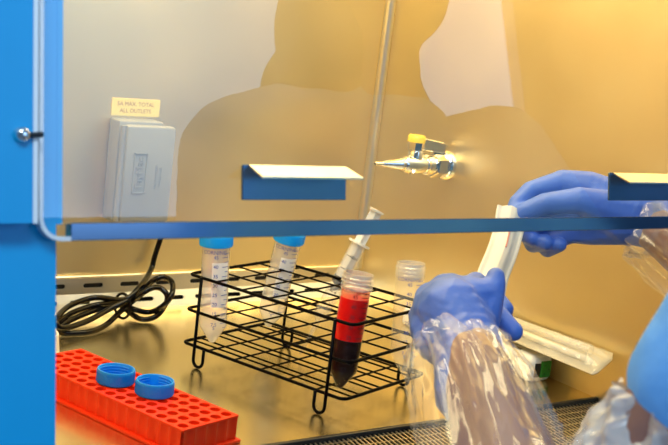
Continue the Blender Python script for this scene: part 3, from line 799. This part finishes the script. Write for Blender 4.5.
# ------------------------------------------------------------------ person: body, gloves, sleeves, clothes
def LH(O):
    O = Vector(O)
    return lambda a, b, c: O + (CR * a + CU * b + CF * c) * 0.001
HL = LH((0.6462, 0.6827, 0.1536)); HR = LH((0.8655, 0.7749, 0.2214))
PXC, PYC = 0.782, 0.335
S_L, E_L, W_L = Vector((0.620, 0.335, 0.345)), Vector((0.505, 0.412, 0.048)), HL(8, -22, -25)
S_R, E_R, W_R = Vector((0.967, 0.335, 0.350)), Vector((1.000, 0.480, 0.100)), HR(72, -14, 0)
arm = lambda S, E, W, Pm: [(S, 0.052), (S.lerp(E, 0.5), 0.046), (E, 0.040), (E.lerp(W, 0.3), 0.042), (E.lerp(W, 0.75), 0.031), (W, 0.022), (Pm, 0.014)]
V = Vector
head_c = V((PXC + 0.003, PYC + 0.035, 0.575))
chains = [
    [(V((PXC, PYC, -0.10)), 0.135), (V((PXC, PYC, 0.06)), 0.120), (V((PXC, PYC + 0.005, 0.22)), 0.130), (V((PXC, PYC, 0.35)), 0.085), (V((PXC, PYC + 0.01, 0.42)), 0.056), (V((PXC, PYC + 0.02, 0.50)), 0.054)],
    [(V((PXC - 0.06, PYC, 0.23)), 0.115), (V((PXC - 0.10, PYC, 0.330)), 0.062), (S_L, 0.056)],
    [(V((PXC + 0.06, PYC, 0.23)), 0.115), (V((PXC + 0.10, PYC, 0.325)), 0.062), (S_R, 0.056)],
    arm(S_L, E_L, W_L, HL(-5, 5, 5)), arm(S_R, E_R, W_R, HR(30, -5, 0)),
    [(V((PXC - 0.085, PYC, -0.14)), 0.095), (V((PXC - 0.10, PYC + 0.01, -0.50)), 0.062), (V((PXC - 0.105, PYC - 0.01, -0.90)), 0.040), (V((PXC - 0.105, PYC + 0.10, -0.955)), 0.034)],
    [(V((PXC + 0.085, PYC, -0.14)), 0.095), (V((PXC + 0.10, PYC + 0.01, -0.50)), 0.062), (V((PXC + 0.105, PYC - 0.01, -0.90)), 0.040), (V((PXC + 0.105, PYC + 0.10, -0.955)), 0.034)],
    [(head_c + V((0, 0.085, 0.012)), 0.010), (head_c + V((0, 0.103, -0.020)), 0.013)],            # nose
    [(head_c + V((-0.022, 0.080, -0.058)), 0.008), (head_c + V((0.022, 0.080, -0.058)), 0.008)],  # lips
]
ell = [(head_c, (0.076, 0.096, 0.112)), (head_c + V((0, 0.025, -0.065)), (0.056, 0.062, 0.058)),
       (head_c + V((-0.078, 0.0, -0.008)), (0.010, 0.020, 0.032)), (head_c + V((0.078, 0.0, -0.008)), (0.010, 0.020, 0.032))]
body_me = blob('person', chains, 0.006, 5, ell)
person = obj('person', body_me, M_SKIN, smooth=True, loc=(PXC, PYC, -0.98), world=True)
tag(person, 'person in blue scrubs, gloves and clear plastic sleeves reaching into the cabinet', 'person')
hair_c = [(head_c + V((0, -0.020, 0.025)), (0.090, 0.098, 0.108)), (head_c + V((0, -0.075, -0.045)), (0.070, 0.040, 0.075)), (head_c + V((-0.055, -0.03, -0.10)), (0.055, 0.05, 0.085)), (head_c + V((-0.075, -0.03, -0.16)), (0.060, 0.05, 0.06))]
obj('hair', blob('hair', [], 0.006, 4, hair_c), M_HAIR, person, world=True, smooth=True)
for sx in (-1, 1):
    bm = nb(); g = bmesh.ops.create_uvsphere(bm, u_segments=16, v_segments=10, radius=0.0115)
    for v in g['verts']: v.co += head_c + V((sx * 0.031, 0.080, 0.004))
    obj('eye', bm, M_EYE, person, world=True, smooth=True)
# scrub top with short sleeves
mid_L = S_L.lerp(E_L, 0.485); mid_R = S_R.lerp(E_R, 0.55)
top_ch = [
    [(V((PXC, PYC, -0.12)), 0.150), (V((PXC, PYC, 0.06)), 0.138), (V((PXC, PYC + 0.005, 0.22)), 0.145), (V((PXC, PYC, 0.34)), 0.098)],
    [(V((PXC - 0.06, PYC, 0.23)), 0.128), (V((PXC - 0.06, PYC, 0.385)), 0.060), (V((PXC - 0.10, PYC, 0.358)), 0.072), (S_L, 0.068), (S_L.lerp(E_L, 0.25), 0.060), (mid_L, 0.0555)],
    [(V((PXC + 0.06, PYC, 0.23)), 0.128), (V((PXC + 0.10, PYC, 0.325)), 0.074), (S_R, 0.068), (mid_R, 0.062)]]
obj('scrub_top', blob('scrub_top', top_ch, 0.006, 4), M_SCRUB, person, world=True, smooth=True)
tr_ch = []
for sx in (-1, 1):
    tr_ch.append([(V((PXC + sx * 0.085, PYC, -0.15)), 0.112), (V((PXC + sx * 0.10, PYC + 0.01, -0.50)), 0.085), (V((PXC + sx * 0.105, PYC, -0.885)), 0.070)])
obj('trousers', blob('trousers', tr_ch, 0.008, 4), M_TROUSER, person, world=True, smooth=True)
for sx in (-1, 1):
    sh_ = [(V((PXC + sx * 0.105, PYC - 0.02, -0.950)), 0.048), (V((PXC + sx * 0.105, PYC + 0.12, -0.962)), 0.040)]
    o = obj('shoe', blob('shoe', [sh_], 0.006, 3), M_SHOE, person, world=True, smooth=True)

def glove(P, chains, ell=()):
    ch = [[(P(*q[:3]), q[3] * 0.001) for q in c] for c in chains]
    return blob('glove', ch, 0.0014, 11, ell)
# left hand: a fist with its back towards the camera, thumb pressing the packet
gl_l = [
    [(8, -56, -62, 32), (8, -38, -38, 30), (4, -16, -16, 29), (-4, 0, -4, 29)],                                   # wrist and carpus
    [(2, -12, -8, 26), (10, 8, 4, 21), (14, 14, 14, 15)],                                       # index metacarpal
    [(2, -12, -8, 26), (-4, 8, 4, 23), (-6, 14, 16, 16)],                                       # middle metacarpal
    [(0, -14, -10, 26), (-14, 0, 2, 22), (-18, 8, 14, 15)],                                     # ring metacarpal
    [(0, -18, -14, 24), (-20, -14, 0, 18), (-25, -6, 12, 13)],                                  # little metacarpal
    [(10, -34, -30, 24), (-16, -22, -6, 20)],
    [(10, 8, 2, 20), (21, 11, 4, 15.5), (27, 15, 7, 12)],                                          # web of the thumb
    [(14, 15, 14, 13), (22, 20, 44, 10), (38, 8, 50, 9), (46, -2, 38, 8)],                      # index finger
    [(-6, 15, 17, 14), (0, 16, 54, 11), (30, 0, 58, 9), (46, -8, 46, 8.5)],                     # middle finger
    [(-18, 8, 15, 13), (-14, 2, 52, 10), (18, -10, 48, 9.5), (40, -8, 26, 9.5), (50, -19, 16, 8.5)],   # ring finger
    [(-25, -7, 12, 11), (-22, -16, 44, 9), (4, -26, 50, 8), (30, -28, 42, 7.5)],                # little finger
    [(14, -18, -8, 20), (24, 0, 0, 15), (30, 12, 6, 11.5), (33.5, 21, 9, 9.5), (34.5, 27, 11, 8)],   # thumb
]
obj('glove', glove(HL, gl_l), M_GLOVE, person, world=True, smooth=True)
# right hand: palm towards the camera, thumb and index finger pinching the packet, other fingers curled
gl_r = [
    [(96, -20, 6, 29), (72, -13, 4, 29), (48, -8, 4, 32)],
    [(52, -4, 4, 27), (20, 14, 8, 20), (-6, 22, 8, 13.5)],
    [(52, -6, 4, 27), (14, 2, 12, 19), (-10, 6, 14, 13.5)],
    [(52, -10, 4, 27), (16, -12, 12, 18), (-6, -11, 14, 13)],
    [(52, -14, 2, 26), (24, -24, 8, 16), (4, -26, 8, 12)],
    [(20, 0, 8, 22), (16, -14, 8, 20)],
    [(-6, 22, 8, 13), (-38, 14, 2, 10), (-52, 2, -4, 8.8), (-56, -6, -8, 8)],                  # index
    [(-10, 6, 14, 13), (-46, -4, 14, 10.5), (-50, -24, -2, 9), (-40, -32, -14, 8.2)],           # middle
    [(-6, -11, 14, 12.5), (-38, -26, 16, 10), (-36, -38, 0, 9), (-27, -36, -15, 8.8)],          # ring
    [(4, -26, 8, 11.5), (-22, -38, 14, 9.5), (-22, -43, 0, 8.5), (-13, -38, -13, 8)],           # little
    [(52, -8, -8, 22), (28, -2, -18, 17), (4, 4, -24, 13.5), (-28, 1, -22, 11), (-48, -7, -17, 9.6), (-53, -10, -15, 8.6)],  # thumb
]
obj('glove', glove(HR, gl_r), M_GLOVE, person, world=True, smooth=True)

def sleeve(cs, seed, nu=200, nv=170, amp=0.010):
    """loose crumpled film round a path of (centre, radius)."""
    P = catmull([c[0] for c in cs], 12); Rr = []
    m = len(P)
    for i in range(m):
        t = i / (m - 1) * (len(cs) - 1); k = min(int(t), len(cs) - 2); f = t - k
        Rr.append(cs[k][1] * (1 - f) + cs[k + 1][1] * f)
    T, N = frames(P); bm = nb(); rows = []
    for j in range(nv + 1):
        t = j / nv * (m - 1); k = min(int(t), m - 2); f = t - k
        p = P[k].lerp(P[k + 1], f); tt = T[k].lerp(T[k + 1], f).normalized(); n_ = N[k].lerp(N[k + 1], f); n_ = (n_ - tt * n_.dot(tt)).normalized(); b_ = tt.cross(n_)
        r = Rr[k] * (1 - f) + Rr[k + 1] * f; row = []
        for i in range(nu):
            a = 2 * PI * i / nu; c_, s_ = math.cos(a), math.sin(a)
            tw = a + j / nv * 0.9; cw, sw = math.cos(tw), math.sin(tw)
            q = Vector((cw * 1.5, sw * 1.5, j / nv * 1.0 + seed))
            rid = lambda w: 0.42 - abs(noise.noise(w)) * 1.9
            v_ = j / nv
            fold = 0.8 * noise.noise(q * 1.1) + 0.75 * rid(Vector((cw * 2.2, sw * 2.2, v_ * 2.0 + seed * 2))) + 0.42 * rid(Vector((c_ * 4.2 + v_ * 3, s_ * 4.2, v_ * 5 + seed))) + 0.16 * rid(Vector((cw * 9, sw * 9, v_ * 12 + seed)))
            edge = min(1.0, 0.35 + j / nv * 5)
            row.append(bm.verts.new(p + (n_ * c_ + b_ * s_) * (r + amp * fold * edge) + tt * 0.004 * noise.noise(q * 3) ))
        rows.append(row)
    for A, B in zip(rows[:-1], rows[1:]):
        for i in range(nu): bm.faces.new((A[i], A[(i + 1) % nu], B[(i + 1) % nu], B[i]))
    return bm
so = CR * -0.008
sl_l = [(HL(0, -24, -24), 0.036), (HL(0, -36, -36), 0.039), (W_L.lerp(E_L, 0.25) + so, 0.043), (W_L.lerp(E_L, 0.5) + so, 0.046), (W_L.lerp(E_L, 0.75) + so, 0.048), (E_L + V((-0.004, 0, -0.008)), 0.054), (E_L.lerp(S_L, 0.18), 0.055), (E_L.lerp(S_L, 0.34), 0.055)]
obj('plastic_sleeve', sleeve(sl_l, 1.3), M_SLEEVE, person, world=True, smooth=True)
ga = [(E_L.lerp(S_L, 0.17), 0.044), (E_L.lerp(S_L, 0.25), 0.046), (E_L.lerp(S_L, 0.34), 0.050), (E_L.lerp(S_L, 0.42), 0.047)]
tag(obj('sleeve_gather', sleeve(ga, 4.4, 140, 50, 0.011), M_GATHER, person, world=True, smooth=True), 'whitish crumpled upper end of the plastic sleeve')
sl_r = [(HR(64, -14, 2), 0.036), (HR(78, -17, 2), 0.040), (W_R.lerp(E_R, 0.3), 0.048), (W_R.lerp(E_R, 0.65), 0.056), (E_R, 0.060), (E_R.lerp(S_R, 0.2), 0.060)]
obj('plastic_sleeve', sleeve(sl_r, 7.9), M_SLEEVE, person, world=True, smooth=True)
